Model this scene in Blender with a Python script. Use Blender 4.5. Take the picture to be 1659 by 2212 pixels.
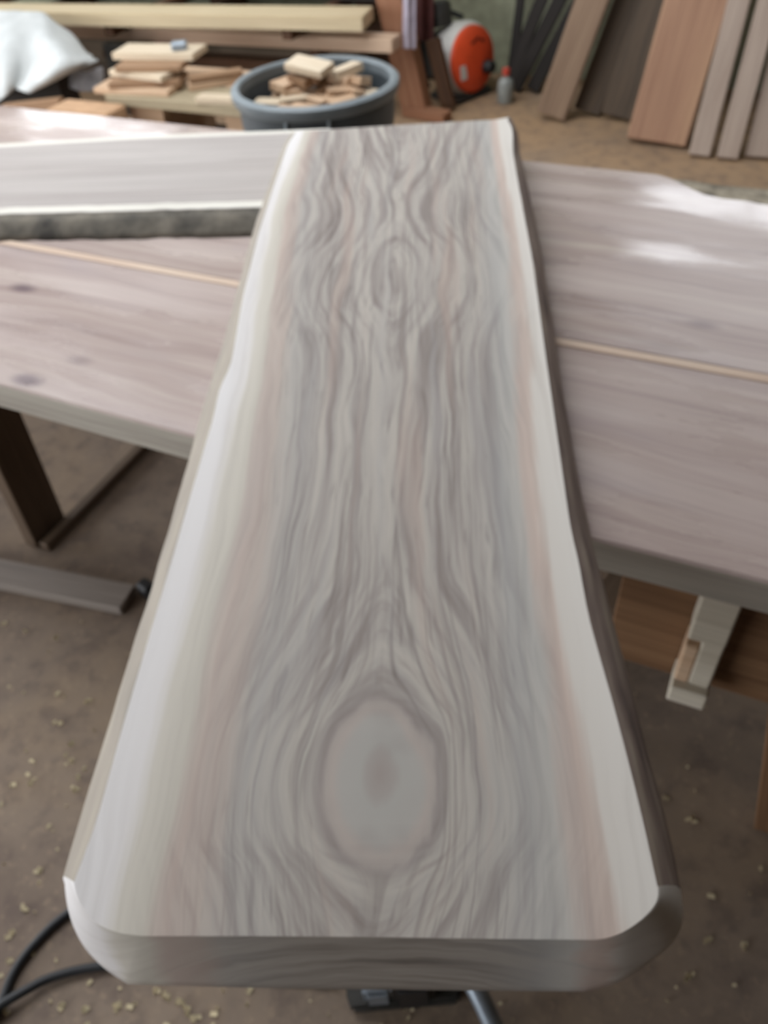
import bpy, bmesh, math, random
from mathutils import Vector, Matrix, noise as mnoise

for o in list(bpy.data.objects): bpy.data.objects.remove(o)
sc = bpy.context.scene
COL = sc.collection

# ---------------------------------------------------------------- camera
# The world axes follow the shop: X along the work table and the back wall, Y towards the back wall.
FPX, IW, IH = 1725.0, 1659.0, 2212.0
CAMH, PITCH, ROLL, YAW = 1.62, math.radians(44.6), math.radians(-5.0), math.radians(27.578)
_right = Vector((math.cos(YAW), math.sin(YAW), 0)); _head = Vector((-math.sin(YAW), math.cos(YAW), 0))
_fwd = _head*math.cos(PITCH) + Vector((0, 0, -math.sin(PITCH)))
_up0 = _right.cross(_fwd)
CR = _right*math.cos(ROLL) + _up0*math.sin(ROLL)
CU = _up0*math.cos(ROLL) - _right*math.sin(ROLL)
CO = Vector((0, 0, CAMH))
cd = bpy.data.cameras.new('camera'); cam = bpy.data.objects.new('camera', cd); COL.objects.link(cam)
cam.matrix_world = Matrix(((CR.x, CU.x, -_fwd.x, 0), (CR.y, CU.y, -_fwd.y, 0), (CR.z, CU.z, -_fwd.z, CAMH), (0, 0, 0, 1)))
cd.sensor_fit = 'VERTICAL'; cd.sensor_height = 36.0; cd.lens = FPX/IH*36.0
cd.clip_start = 0.02
cd.dof.use_dof = True; cd.dof.focus_distance = 0.36; cd.dof.aperture_fstop = 9.5
sc.camera = cam

def ray(px, py): return _fwd*FPX + CR*(px - IW/2) - CU*(py - IH/2)
def at(px, py, z):
    d = ray(px, py); return CO + d*((z - CAMH)/d.z)
def onplane(px, py, p, n):
    d = ray(px, py); return CO + d*((p - CO).dot(n)/d.dot(n))
def aty(px, py, y): return onplane(px, py, Vector((0, y, 0)), Vector((0, 1, 0)))

# ---------------------------------------------------------------- daylight and exposure
world = bpy.data.worlds.new('sky'); sc.world = world; world.use_nodes = True
bg = world.node_tree.nodes['Background']
bg.inputs['Color'].default_value = (0.93, 0.96, 1.0, 1); bg.inputs['Strength'].default_value = 6.0
def portal(name, loc, rot, sx, sy):
    l = bpy.data.lights.new(name, 'AREA'); l.shape = 'RECTANGLE'; l.size = sx; l.size_y = sy
    o = bpy.data.objects.new(name, l); COL.objects.link(o); o.location = loc; o.rotation_euler = rot
    l.cycles.is_portal = True
    return o
ROOM = dict(x0=-6.6, x1=4.0, y0=-3.4, y1=5.3, h=3.5)
BAY = (-1.2, 3.6, 0.0, 3.0)             # open door bay in the left wall: y0 y1 z0 z1
WINS = [(-0.75, 1.35, 1.95, 3.0), (-6.0, -4.4, 1.75, 2.75), (-3.4, -2.0, 1.95, 3.0)]   # windows of the back wall: x0 x1 z0 z1
FILL_OPENING = (-5.8, -1.8, 0.0, 2.8)           # unseen opening added behind the camera for front fill: x0 x1 z0 z1
SKYL = [(-4.5, -1.0, 0.9, 3.4)]        # roof light: x0 x1 y0 y1
portal('daylight_portal', (ROOM['x0']-.02, (BAY[0]+BAY[1])/2, (BAY[2]+BAY[3])/2), (0, -math.pi/2, 0), BAY[3]-BAY[2], BAY[1]-BAY[0])
for a in WINS: portal('daylight_portal', ((a[0]+a[1])/2, ROOM['y1']+.12, (a[2]+a[3])/2), (-math.pi/2, 0, 0), a[1]-a[0], a[3]-a[2])
for a in SKYL: portal('daylight_portal', ((a[0]+a[1])/2, (a[2]+a[3])/2, ROOM['h']+.12), (0, 0, 0), a[1]-a[0], a[3]-a[2])
portal('daylight_portal', ((FILL_OPENING[0]+FILL_OPENING[1])/2, ROOM['y0']-.12, (FILL_OPENING[2]+FILL_OPENING[3])/2), (math.pi/2, 0, 0), FILL_OPENING[1]-FILL_OPENING[0], FILL_OPENING[3]-FILL_OPENING[2])
vs = sc.view_settings; vs.view_transform = 'Standard'; vs.look = 'None'; vs.gamma = 1.0; vs.use_curve_mapping = False
vs.exposure = -0.05

# ---------------------------------------------------------------- helpers
def lin(r, g, b):
    f = lambda c: (c/255/12.92) if c/255 <= .04045 else ((c/255+.055)/1.055)**2.4
    return (f(r), f(g), f(b), 1.0)
class G:
    def __init__(s, name):
        s.m = bpy.data.materials.new(name); s.m.use_nodes = True; s.t = s.m.node_tree
        s.b = s.t.nodes['Principled BSDF']; s.out = s.t.nodes['Material Output']
    def n(s, typ, **kw):
        x = s.t.nodes.new('ShaderNode'+typ)
        for k, v in kw.items(): setattr(x, k, v)
        return x
    def l(s, a, b): s.t.links.new(a, b)
    def put(s, sock, v):
        if v is None: return
        if hasattr(v, 'is_output'): s.l(v, sock)
        else: sock.default_value = v
    def math(s, op, a, b=None, c=None, clamp=False):
        x = s.n('Math', operation=op, use_clamp=clamp)
        s.put(x.inputs[0], a); s.put(x.inputs[1], b); s.put(x.inputs[2], c); return x.outputs[0]
    def comb(s, a, b, c):
        x = s.n('CombineXYZ'); s.put(x.inputs[0], a); s.put(x.inputs[1], b); s.put(x.inputs[2], c); return x.outputs[0]
    def sep(s, v): x = s.n('SeparateXYZ'); s.l(v, x.inputs[0]); return x.outputs
    def coord(s, scale=(1, 1, 1), rnd=True):
        tc = s.n('TexCoord'); v = tc.outputs['Object']
        if rnd:
            oi = s.n('ObjectInfo'); a = s.n('VectorMath', operation='MULTIPLY_ADD')
            s.l(oi.outputs['Random'], a.inputs[0]); a.inputs[1].default_value = (7.3, 5.1, 9.7); s.l(v, a.inputs[2]); v = a.outputs[0]
        mp = s.n('Mapping'); s.l(v, mp.inputs[0]); mp.inputs['Scale'].default_value = scale
        return mp.outputs[0]
    def noise(s, v, scale=5, detail=4, rough=.55, dist=0):
        x = s.n('TexNoise'); s.put(x.inputs['Vector'], v); x.inputs['Scale'].default_value = scale
        x.inputs['Detail'].default_value = detail; x.inputs['Roughness'].default_value = rough; x.inputs['Distortion'].default_value = dist
        return x.outputs[0]
    def ramp(s, f, stops, interp='LINEAR'):
        x = s.n('ValToRGB'); s.put(x.inputs[0], f); e = x.color_ramp.elements; x.color_ramp.interpolation = interp
        while len(e) < len(stops): e.new(.5)
        for q, (p, c) in zip(e, stops): q.position = p; q.color = c
        return x
    def mix(s, f, a, b, mode='MIX'):
        x = s.n('Mix', data_type='RGBA', blend_type=mode); s.put(x.inputs[0], f); s.put(x.inputs[6], a); s.put(x.inputs[7], b); return x.outputs[2]
    def maprange(s, v, a, b, c=0, d=1):
        x = s.n('MapRange', interpolation_type='SMOOTHSTEP'); s.put(x.inputs[0], v)
        for i, q in enumerate((a, b, c, d)): s.put(x.inputs[i+1], q)
        return x.outputs[0]
    def bump(s, h, strength=.2, dist=.002):
        x = s.n('Bump'); s.l(h, x.inputs['Height']); x.inputs['Strength'].default_value = strength; x.inputs['Distance'].default_value = dist
        s.l(x.outputs[0], s.b.inputs['Normal'])
    def fin(s, color=None, rough=.6, metal=0, spec=None):
        s.put(s.b.inputs['Base Color'], color); s.put(s.b.inputs['Roughness'], rough); s.b.inputs['Metallic'].default_value = metal
        if spec is not None: s.b.inputs['Specular IOR Level'].default_value = spec
        return s.m
def plain(name, c, rough=.6, metal=0, var=.12, scale=18):
    g = G(name); v = g.coord(); f = g.noise(v, scale, 4)
    d = tuple(x*(1-var*2) for x in c[:3])+(1,); l = tuple(min(1, x*(1+var)) for x in c[:3])+(1,)
    col = g.ramp(f, [(.3, d), (.7, l)]).outputs[0]; g.bump(f, .08, .002)
    return g.fin(col, rough, metal)
def wood(name, dark, mid, light, axis=0, scale=1.0, rough=.65, knots=0, spec=.3):
    g = G(name); k = [16*scale]*3; k[axis] = 1.1*scale
    f = g.noise(g.coord(tuple(k)), 1.0, 5, .6, .9)
    k2 = [150*scale]*3; k2[axis] = 3*scale
    f2 = g.noise(g.coord(tuple(k2)), 1.0, 3)
    col = g.ramp(f, [(.25, dark), (.5, mid), (.75, light)]).outputs[0]
    col = g.mix(.28, col, g.ramp(f2, [(.3, tuple(x*.6 for x in dark[:3])+(1,)), (.7, light)]).outputs[0])
    if knots:
        v = g.n('TexVoronoi'); g.l(g.coord(tuple(knots*(.35 if i == axis else 1) for i in range(3))), v.inputs['Vector']); v.inputs['Scale'].default_value = 1
        kf = g.maprange(v.outputs['Distance'], .05, .14, .75, 0)
        col = g.mix(kf, col, tuple(x*.35 for x in dark[:3])+(1,))
    g.bump(f2, .12, .001)
    return g.fin(col, rough, spec=spec)

WM = {}                                                # world matrices of the parts, for sub-parts
def obj(name, me, mat=None, parent=None, M=None, smooth=False):
    if mat is not None: me.materials.append(mat)
    if smooth:
        for p in me.polygons: p.use_smooth = True
    o = bpy.data.objects.new(name, me); COL.objects.link(o)
    if M is not None: o.matrix_world = M
    WM[o.name] = M.copy() if M is not None else Matrix.Identity(4)
    if parent is not None:
        o.parent = parent; o.matrix_parent_inverse = (Matrix.Translation(parent.location) if parent.type == 'EMPTY' else WM[parent.name]).inverted()
    return o
def bm_obj(name, bm, mat=None, parent=None, M=None, smooth=False):
    bmesh.ops.recalc_face_normals(bm, faces=bm.faces)
    me = bpy.data.meshes.new(name); bm.to_mesh(me); bm.free()
    return obj(name, me, mat, parent, M, smooth)
def py_obj(name, v, f, mat=None, parent=None, M=None, smooth=False):
    me = bpy.data.meshes.new(name); me.from_pydata([tuple(p) for p in v], [], f); me.update()
    bm = bmesh.new(); bm.from_mesh(me); bmesh.ops.recalc_face_normals(bm, faces=bm.faces); bm.to_mesh(me); bm.free()
    return obj(name, me, mat, parent, M, smooth)
def tag(o, label, cat, group=None):
    o['label'] = label; o['category'] = cat
    if group: o['group'] = group
    return o
def root(name, loc, label, cat, group=None):
    o = bpy.data.objects.new(name, None); COL.objects.link(o); o.location = loc; o.empty_display_size = .1
    return tag(o, label, cat, group)
def struct(o): o['kind'] = 'structure'; return o
def boxbm(L, W, T, bev=.0, seg=1):
    bm = bmesh.new(); bmesh.ops.create_cube(bm, size=1); bmesh.ops.scale(bm, vec=(L, W, T), verts=bm.verts)
    if bev: bmesh.ops.bevel(bm, geom=list(bm.edges), offset=bev, segments=seg, affect='EDGES', clamp_overlap=True)
    return bm
def box(name, L, W, T, M, mat, parent=None, bev=.003):
    return bm_obj(name, boxbm(L, W, T, bev), mat, parent, M)
def abox(name, x0, x1, y0, y1, z0, z1, mat, parent=None, bev=.003):
    return box(name, x1-x0, y1-y0, z1-z0, Matrix.Translation(((x0+x1)/2, (y0+y1)/2, (z0+z1)/2)), mat, parent, bev)
def frame(c, x, z):
    x = Vector(x).normalized(); z = Vector(z); y = z.cross(x).normalized(); z = x.cross(y)
    return Matrix(((x.x, y.x, z.x, c[0]), (x.y, y.y, z.y, c[1]), (x.z, y.z, z.z, c[2]), (0, 0, 0, 1)))
def beam(name, a, b, w, t, zdir, mat, parent=None, bev=.003):
    a = Vector(a); b = Vector(b)
    return box(name, (b-a).length, w, t, frame((a+b)/2, b-a, zdir), mat, parent, bev)
def rotz(loc, a): return Matrix.Translation(loc) @ Matrix.Rotation(a, 4, 'Z')
def tube(name, pts, r, mat, parent=None, n=10, sub=8):
    P = [Vector(p) for p in pts]; Q = []
    for i in range(len(P)-1):
        p0 = P[max(i-1, 0)]; p1 = P[i]; p2 = P[i+1]; p3 = P[min(i+2, len(P)-1)]
        for k in range(sub):
            t = k/sub
            Q.append(.5*((2*p1)+(p2-p0)*t+(2*p0-5*p1+4*p2-p3)*t*t+(3*p1-p0-3*p2+p3)*t**3))
    Q.append(P[-1]); V = []; Fc = []
    for i, q in enumerate(Q):
        d = (Q[min(i+1, len(Q)-1)]-Q[max(i-1, 0)]).normalized()
        a = d.cross(Vector((0, 0, 1)));  a = a.normalized() if a.length > .01 else Vector((1, 0, 0)); b = a.cross(d)
        for k in range(n): V.append(q + (a*math.cos(2*math.pi*k/n)+b*math.sin(2*math.pi*k/n))*r)
    for i in range(len(Q)-1):
        for k in range(n): Fc.append((i*n+k, i*n+(k+1) % n, (i+1)*n+(k+1) % n, (i+1)*n+k))
    Fc.append(tuple(range(n))); Fc.append(tuple(range(len(Q)*n-n, len(Q)*n)))
    return py_obj(name, V, Fc, mat, parent, None, True)
def lathe(name, prof, mat, parent=None, M=None, n=48, close=False):
    V = []; Fc = []
    for r, z in prof:
        for k in range(n): V.append((r*math.cos(2*math.pi*k/n), r*math.sin(2*math.pi*k/n), z))
    m = len(prof)
    for i in range(m if close else m-1):
        j = (i+1) % m
        for k in range(n): Fc.append((i*n+k, i*n+(k+1) % n, j*n+(k+1) % n, j*n+k))
    if not close:
        Fc.append(tuple(range(n))); Fc.append(tuple(range((m-1)*n, m*n)))
    o = py_obj(name, V, Fc, mat, parent, M, True)
    md = o.modifiers.new('edges', 'EDGE_SPLIT'); md.split_angle = math.radians(40)
    return o
def prism(name, outline, zlo, zhi, mat, parent=None, M=None, bev=0):
    bm = bmesh.new(); lo = [bm.verts.new((x, y, zlo)) for x, y in outline]; hi = [bm.verts.new((x, y, zhi)) for x, y in outline]
    n = len(outline); bm.faces.new(lo[::-1]); bm.faces.new(hi)
    for i in range(n): bm.faces.new((lo[i], lo[(i+1) % n], hi[(i+1) % n], hi[i]))
    if bev: bmesh.ops.bevel(bm, geom=list(bm.edges), offset=bev, segments=2, affect='EDGES', clamp_overlap=True)
    return bm_obj(name, bm, mat, parent, M)
def resample(pts, n):
    P = [Vector(p) for p in pts]; D = [0]
    for a, b in zip(P, P[1:]): D.append(D[-1]+(b-a).length)
    out = []
    for i in range(n):
        t = D[-1]*i/(n-1); k = 0
        while k < len(P)-2 and D[k+1] < t: k += 1
        out.append(P[k].lerp(P[k+1], (t-D[k])/max(D[k+1]-D[k], 1e-9)))
    return out
def smooth(P, it=2):
    for _ in range(it):
        P = [P[0]]+[(P[i-1]+2*P[i]+P[i+1])/4 for i in range(1, len(P)-1)]+[P[-1]]
    return P
rnd = random.Random(11)

# ---------------------------------------------------------------- materials
M = {}
g = G('floor_dirt')                                    # worn, dusty brown shop floor
v = g.coord(rnd=False)
f1 = g.noise(v, 2.2, 6, .65, .4); f2 = g.noise(v, 14, 5, .65); f3 = g.noise(v, 60, 3)
col = g.ramp(f1, [(.3, lin(116, 102, 92)), (.5, lin(140, 125, 111)), (.72, lin(155, 136, 115))]).outputs[0]
fx_, fy_, fz_ = g.sep(v)
dust = g.math('MULTIPLY', g.maprange(fy_, 1.8, 3.6), g.maprange(g.noise(v, 1.4, 4, .6), .3, .55, .35, .9))   # sawdust swept towards the back wall
col = g.mix(dust, col, lin(172, 142, 110))
col = g.mix(g.maprange(f2, .45, .7, 0, .5), col, lin(96, 84, 80))
col = g.mix(g.maprange(f3, .55, .75, 0, .35), col, lin(178, 158, 134))
g.bump(f2, .3, .004); M['floor'] = g.fin(col, .85, spec=.2)
M['wall'] = plain('wall_paint', lin(150, 152, 128), .8)
M['wall_dark'] = wood('wall_boards', lin(52, 42, 34), lin(70, 57, 46), lin(92, 76, 60), 2)
M['ceiling'] = plain('ceiling_boards', lin(120, 110, 98), .85)
M['frame'] = plain('window_paint', lin(190, 190, 185), .5)
g = G('pane_glass'); tr = g.n('BsdfTransparent'); gl = g.n('BsdfGlossy'); gl.inputs['Roughness'].default_value = .03
mx = g.n('MixShader'); mx.inputs[0].default_value = .06; g.l(tr.outputs[0], mx.inputs[1]); g.l(gl.outputs[0], mx.inputs[2]); g.l(mx.outputs[0], g.out.inputs[0]); M['glass'] = g.m

def table_mat(name, seed, r0=.2):                             # pinkish grey sanded planks, patchy satin finish
    g = G(name)
    mp = g.n('Mapping'); tc = g.n('TexCoord'); g.l(tc.outputs['Object'], mp.inputs[0]); mp.inputs['Location'].default_value = (seed*3.1, seed*1.7, 0)
    p = mp.outputs[0]
    x, y, z = g.sep(p)
    w = g.noise(g.comb(g.math('MULTIPLY', x, 1.3), g.math('MULTIPLY', y, 3.2), z), 1, 3)
    yy = g.math('ADD', y, g.math('MULTIPLY', w, .16))
    s = g.noise(g.comb(g.math('MULTIPLY', x, .9), g.math('MULTIPLY', yy, 26), 0), 1, 5, .6, .3)
    s2 = g.noise(g.comb(g.math('MULTIPLY', x, 5), g.math('MULTIPLY', yy, 160), 0), 1, 2)
    col = g.ramp(s, [(.25, lin(150, 132, 128)), (.45, lin(176, 159, 153)), (.62, lin(188, 173, 166)), (.8, lin(202, 190, 178))]).outputs[0]
    col = g.mix(g.maprange(s2, .5, .75, 0, .25), col, lin(140, 124, 120))
    b = g.noise(g.comb(g.math('MULTIPLY', x, 2.1), g.math('MULTIPLY', y, 5), 3.3), 1, 3)
    col = g.mix(g.maprange(b, .55, .78, 0, .4), col, lin(150, 140, 146))
    vo = g.n('TexVoronoi'); g.l(g.comb(g.math('MULTIPLY', x, 2.6), g.math('MULTIPLY', y, 5.0), 0), vo.inputs['Vector']); vo.inputs['Scale'].default_value = 1
    col = g.mix(g.maprange(vo.outputs['Distance'], .03, .14, .75, 0), col, lin(96, 80, 90))
    ro = g.noise(g.comb(g.math('MULTIPLY', x, 1.7), g.math('MULTIPLY', y, 6), 8), 1, 5, .6)
    g.bump(s2, .06, .0006)
    return g.fin(col, g.maprange(ro, .38, .6, r0, .40), spec=.5)
M['table'] = [table_mat('table_plank_front', 1), table_mat('table_plank_rear', 2, .13)]
M['sap'] = wood('sapwood_strip', lin(198, 168, 148), lin(210, 186, 166), lin(220, 204, 186), 0)
M['table_edge'] = wood('table_edge', lin(140, 131, 122), lin(168, 161, 150), lin(192, 187, 175), 0)
M['bark'] = plain('grey_bark', lin(158, 148, 130), .9, 0, .3, 26)
M['pale_plank'] = wood('pale_plank', lin(160, 151, 147), lin(176, 169, 165), lin(190, 184, 179), 0, .8, .6)
M['pale_sap'] = wood('pale_sapwood', lin(210, 206, 196), lin(224, 220, 210), lin(232, 230, 222), 0, .8, .6)
M['live_edge_dark'] = plain('live_edge_dark', lin(100, 94, 84), .85, 0, .4, 14)
M['leg'] = wood('dark_leg', lin(72, 58, 46), lin(98, 81, 66), lin(122, 103, 84), 0)
M['gusset'] = wood('brown_gusset', lin(96, 68, 46), lin(124, 92, 66), lin(146, 114, 84), 0)
M['block'] = wood('pale_block', lin(186, 176, 156), lin(206, 198, 180), lin(222, 214, 200), 0)
M['grey_board'] = wood('grey_board', lin(112, 103, 96), lin(136, 126, 118), lin(156, 146, 137), 0)
M['cedar'] = wood('cedar_board', lin(146, 108, 88), lin(170, 132, 108), lin(192, 156, 124), 0, .7, .7)
M['tan'] = wood('tan_board', lin(112, 90, 72), lin(142, 117, 97), lin(164, 140, 116), 0, .8, .7)
M['pinkish'] = wood('pinkish_board', lin(160, 140, 126), lin(178, 160, 146), lin(194, 176, 162), 0)
M['weathered'] = wood('weathered_board', lin(64, 55, 47), lin(88, 75, 63), lin(112, 95, 76), 0)
M['blackboard'] = wood('near_black_board', lin(26, 23, 21), lin(40, 36, 33), lin(58, 52, 48), 0)  # near-black wood tone
M['yellow'] = wood('yellow_board', lin(188, 168, 134), lin(206, 188, 154), lin(220, 204, 174), 0)
M['rosy'] = wood('rosy_board', lin(196, 166, 140), lin(212, 184, 158), lin(224, 200, 176), 0)
M['scrap'] = [wood('scrap_tan', lin(178, 146, 116), lin(202, 170, 140), lin(216, 190, 162), 0), wood('scrap_pale', lin(190, 170, 142), lin(212, 194, 168), lin(226, 212, 190), 0), wood('scrap_brown', lin(120, 92, 68), lin(150, 118, 90), lin(172, 140, 110), 0)]
M['bench'] = wood('bench_board', lin(140, 128, 104), lin(164, 150, 124), lin(184, 168, 140), 0)
M['post'] = wood('brown_post', lin(120, 82, 60), lin(146, 102, 76), lin(166, 122, 94), 0)
M['darkwood'] = wood('dark_brown_wood', lin(66, 44, 30), lin(88, 62, 44), lin(108, 78, 56), 0)
M['bin'] = plain('bin_plastic', lin(80, 88, 93), .5, 0, .06)
M['bin_rim'] = plain('bin_rim_plastic', lin(124, 133, 138), .45, 0, .06)
M['bin_line'] = plain('bin_ridge_plastic', lin(160, 174, 182), .5, 0, .05)
M['cloth'] = plain('white_canvas', lin(192, 195, 194), .9, 0, .07, 9)
M['plastic'] = plain('grey_plastic_sheet', lin(150, 148, 150), .4, 0, .15)
M['black'] = plain('black_plastic', lin(26, 26, 28), .55)
M['cord'] = plain('black_rubber', lin(30, 32, 36), .55)
M['orange'] = plain('orange_plastic', lin(232, 84, 44), .4, 0, .05)
M['white'] = plain('white_plastic', lin(214, 212, 206), .5, 0, .06)
M['mark'] = plain('dark_print', lin(120, 40, 26), .5)
M['steel'] = plain('grey_steel', lin(150, 160, 170), .4, .5)
M['machine'] = plain('dark_machine', lin(58, 56, 52), .6, 0, .3)
M['cardboard'] = plain('cardboard', lin(190, 154, 120), .85, 0, .08)
M['pink'] = plain('pink_tin', lin(176, 92, 96), .5)
M['red'] = plain('red_plastic', lin(196, 74, 58), .5)
M['darkred'] = plain('dark_red_cloth', lin(78, 36, 32), .8)
M['lilac'] = plain('lilac_cloth', lin(176, 168, 182), .85, 0, .1)
M['jug'] = plain('grey_jug', lin(146, 150, 146), .4)
M['shaving'] = plain('shaving', lin(204, 190, 156), .8)

# ---------------------------------------------------------------- room
R = ROOM
struct(abox('floor', R['x0']-.2, R['x1']+.2, R['y0']-.2, R['y1']+.2, -.12, 0, M['floor'], None, 0))
def wall_with_holes(name, u0, u1, h, holes, place, mat):   # wall as a grid of boxes around its openings, joined into one mesh
    us = sorted({u0, u1, *[q for a in holes for q in a[:2]]}); zs = sorted({0, h, *[q for a in holes for q in a[2:]]})
    bm = bmesh.new()
    for i in range(len(us)-1):
        for j in range(len(zs)-1):
            cu, cz = (us[i]+us[i+1])/2, (zs[j]+zs[j+1])/2
            if any(a[0] < cu < a[1] and a[2] < cz < a[3] for a in holes): continue
            r = bmesh.ops.create_cube(bm, size=1)
            bmesh.ops.transform(bm, matrix=place(cu, cz, us[i+1]-us[i], zs[j+1]-zs[j]), verts=r['verts'])
    return struct(bm_obj(name, bm, mat))
TH = .1
wall_with_holes('wall_back', R['x0'], R['x1'], R['h'], WINS, lambda u, z, a, b: Matrix.Translation((u, R['y1']+TH/2, z)) @ Matrix.Diagonal((a, TH, b, 1)), M['wall'])
wall_with_holes('wall_left', R['y0'], R['y1'], R['h'], [BAY], lambda u, z, a, b: Matrix.Translation((R['x0']-TH/2, u, z)) @ Matrix.Diagonal((TH, a, b, 1)), M['wall_dark'])
wall_with_holes('wall_right', R['y0'], R['y1'], R['h'], [], lambda u, z, a, b: Matrix.Translation((R['x1']+TH/2, u, z)) @ Matrix.Diagonal((TH, a, b, 1)), M['wall_dark'])
wall_with_holes('wall_front', R['x0'], R['x1'], R['h'], [FILL_OPENING], lambda u, z, a, b: Matrix.Translation((u, R['y0']-TH/2, z)) @ Matrix.Diagonal((a, TH, b, 1)), M['wall_dark'])
wall_with_holes('ceiling', R['x0'], R['x1'], R['y1']-R['y0'], [(a[0], a[1], a[2]-R['y0'], a[3]-R['y0']) for a in SKYL],
                lambda u, z, a, b: Matrix.Translation((u, z+R['y0'], R['h']+TH/2)) @ Matrix.Diagonal((a, b, TH, 1)), M['ceiling'])
for i, (x0, x1, z0, z1) in enumerate(WINS):
    w = bpy.data.objects.new('window_%d' % (i+1), None); COL.objects.link(w); w.location = ((x0+x1)/2, R['y1'], z0); struct(w)
    for a in ((x0, x1, z0, z0+.05), (x0, x1, z1-.05, z1), (x0, x0+.05, z0+.05, z1-.05), (x1-.05, x1, z0+.05, z1-.05)):
        abox('window_frame', a[0], a[1], R['y1']+.02, R['y1']+.08, a[2], a[3], M['frame'], w)
    k = 3; s = (x1-x0-.1)/k
    for j in range(k):
        a = x0+.05+s*j
        abox('pane', a+.012, a+s-.012, R['y1']+.048, R['y1']+.052, z0+.05, z1-.05, M['glass'], w, 0)
        if j: abox('mullion', a-.012, a+.012, R['y1']+.025, R['y1']+.075, z0+.05, z1-.05, M['frame'], w)

# ---------------------------------------------------------------- work table
TZ, TT, TF, TB, SEAM = .78, .06, .811, 2.085, 1.283
TX0, TX1 = -2.75, 1.15
tb = root('work_table', ((TX0+TX1)/2, (TF+TB)/2, 0), 'long pinkish grey plank work table running under the pale tapering slab', 'table')
def plank_mesh(x0, x1, yf, yb, z0, z1, nx, fr=lambda x: 0, bk=lambda x: 0):
    bm = bmesh.new(); rows = []
    for i in range(nx+1):
        x = x0+(x1-x0)*i/nx; a = yf+fr(x); b = yb+bk(x)
        rows.append([bm.verts.new(p) for p in ((x, a, z0), (x, a, z1-.004), (x, a+.004, z1), (x, b-.004, z1), (x, b, z1-.004), (x, b, z0))])
    for p, q in zip(rows, rows[1:]):
        for k in range(6): bm.faces.new((p[k], p[(k+1) % 6], q[(k+1) % 6], q[k]))
    bm.faces.new(rows[0]); bm.faces.new(rows[-1][::-1])
    return bm
def edge_assign(o, m):                                  # plank edges show the paler, duller wood of the side grain
    o.data.materials.append(m)
    for p in o.data.polygons:
        if abs(p.normal.y) > .9: p.material_index = 1
tc = Vector(tb.location)
fp = bm_obj('plank', plank_mesh(TX0, TX1, TF, SEAM-.011, TZ-TT, TZ, 60, lambda x: .004*math.sin(x*3.1)), M['table'][0], tb); edge_assign(fp, M['table_edge'])
def back(x):
    w = max(0, min(1, (x+.25)/.17)); w = w*w*(3-2*w)
    return -.10*w + (.014*mnoise.noise(Vector((x*16, 0, 1))) + .008*mnoise.noise(Vector((x*50, 0, 7))))*w
rp = bm_obj('plank', plank_mesh(TX0, TX1, SEAM+.011, TB, TZ-TT, TZ, 160, lambda x: 0, back), M['table'][1], tb); edge_assign(rp, M['table_edge'])
abox('sapwood_strip', TX0, TX1, SEAM-.011, SEAM+.011, TZ-TT, TZ+.0005, M['sap'], tb, .001)
bm = bmesh.new(); rows = []                              # waney, unsanded back edge beside the shiny top
for i in range(61):
    x = -.27+(TX1+.27)*i/60; b = TB+back(x); e = TB+.004*math.sin(x*17)
    wv = lambda k: .006*mnoise.noise(Vector((x*9, k*3.1, 2)))
    if e-b < .012: b = e-.012
    rows.append([bm.verts.new(p) for p in ((x, b, TZ-.003), (x, (b+e)/2, TZ-.006+wv(1)*.5), (x, e, TZ-.010+wv(2)*.5), (x, e-.004, TZ-TT), (x, b, TZ-TT))])
for p, q in zip(rows, rows[1:]):
    for k in range(5): bm.faces.new((p[k], p[(k+1) % 5], q[(k+1) % 5], q[k]))
bm.faces.new(rows[0]); bm.faces.new(rows[-1][::-1])
o = bm_obj('waney_edge', bm, M['bark'], tb); o['label'] = 'rough grey unsanded strip'

# trestle of board legs at the left end, sawhorse at the right
tr = root('table_trestle', (-1.55, 1.45, 0), 'dark wooden trestle of wide board legs under the left end of the table', 'trestle')
fl = (at(75, 1185, 0)+at(150, 1125, 0))/2
for yy, yt in ((fl.y, fl.y-.02), (1.95, 1.97)):
    beam('leg', (fl.x-.02, yy, 0.004), (fl.x+.055, yt, TZ-TT-.008), .125, .042, (1, 0, 0), M['leg'], tr)
beam('top_rail', (fl.x+.09, .95, TZ-TT-.047), (fl.x+.09, 2.05, TZ-TT-.047), .04, .09, (0, 0, 1), M['leg'], tr)
beam('floor_stretcher', (fl.x+.03, fl.y-.06, .016), (fl.x+.03, 2.02, .016), .03, .03, (0, 0, 1), M['leg'], tr)

fr = at(1600, 1765, 0); sx = .13
sh = root('sawhorse', (fr.x-.17, 1.3, 0), 'brown wooden sawhorse with plywood gusset under the right end of the table', 'sawhorse')
for yy in (TF+.10, 1.95):
    beam('leg', (fr.x+.07, yy, .012), (fr.x-.06, yy, TZ-TT-.012), .045, .09, (1, 0, .2), M['gusset'], sh)
    beam('leg', (fr.x-.50, yy+.03, .018), (fr.x-.27, yy+.03, TZ-TT-.018), .045, .09, (1, 0, -.2), M['leg'], sh)
    beam('gusset', (fr.x-.325, yy-.031, .575), (fr.x-.03, yy-.031, .575), .27, .014, (0, -1, 0), M['gusset'], sh)
bx = at(1560, 1292, TZ-TT-.03).x
abox('beam', fr.x-.215, fr.x-.155, TF+.145, 2.02, TZ-TT-.10, TZ-TT-.002, M['leg'], sh)
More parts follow.
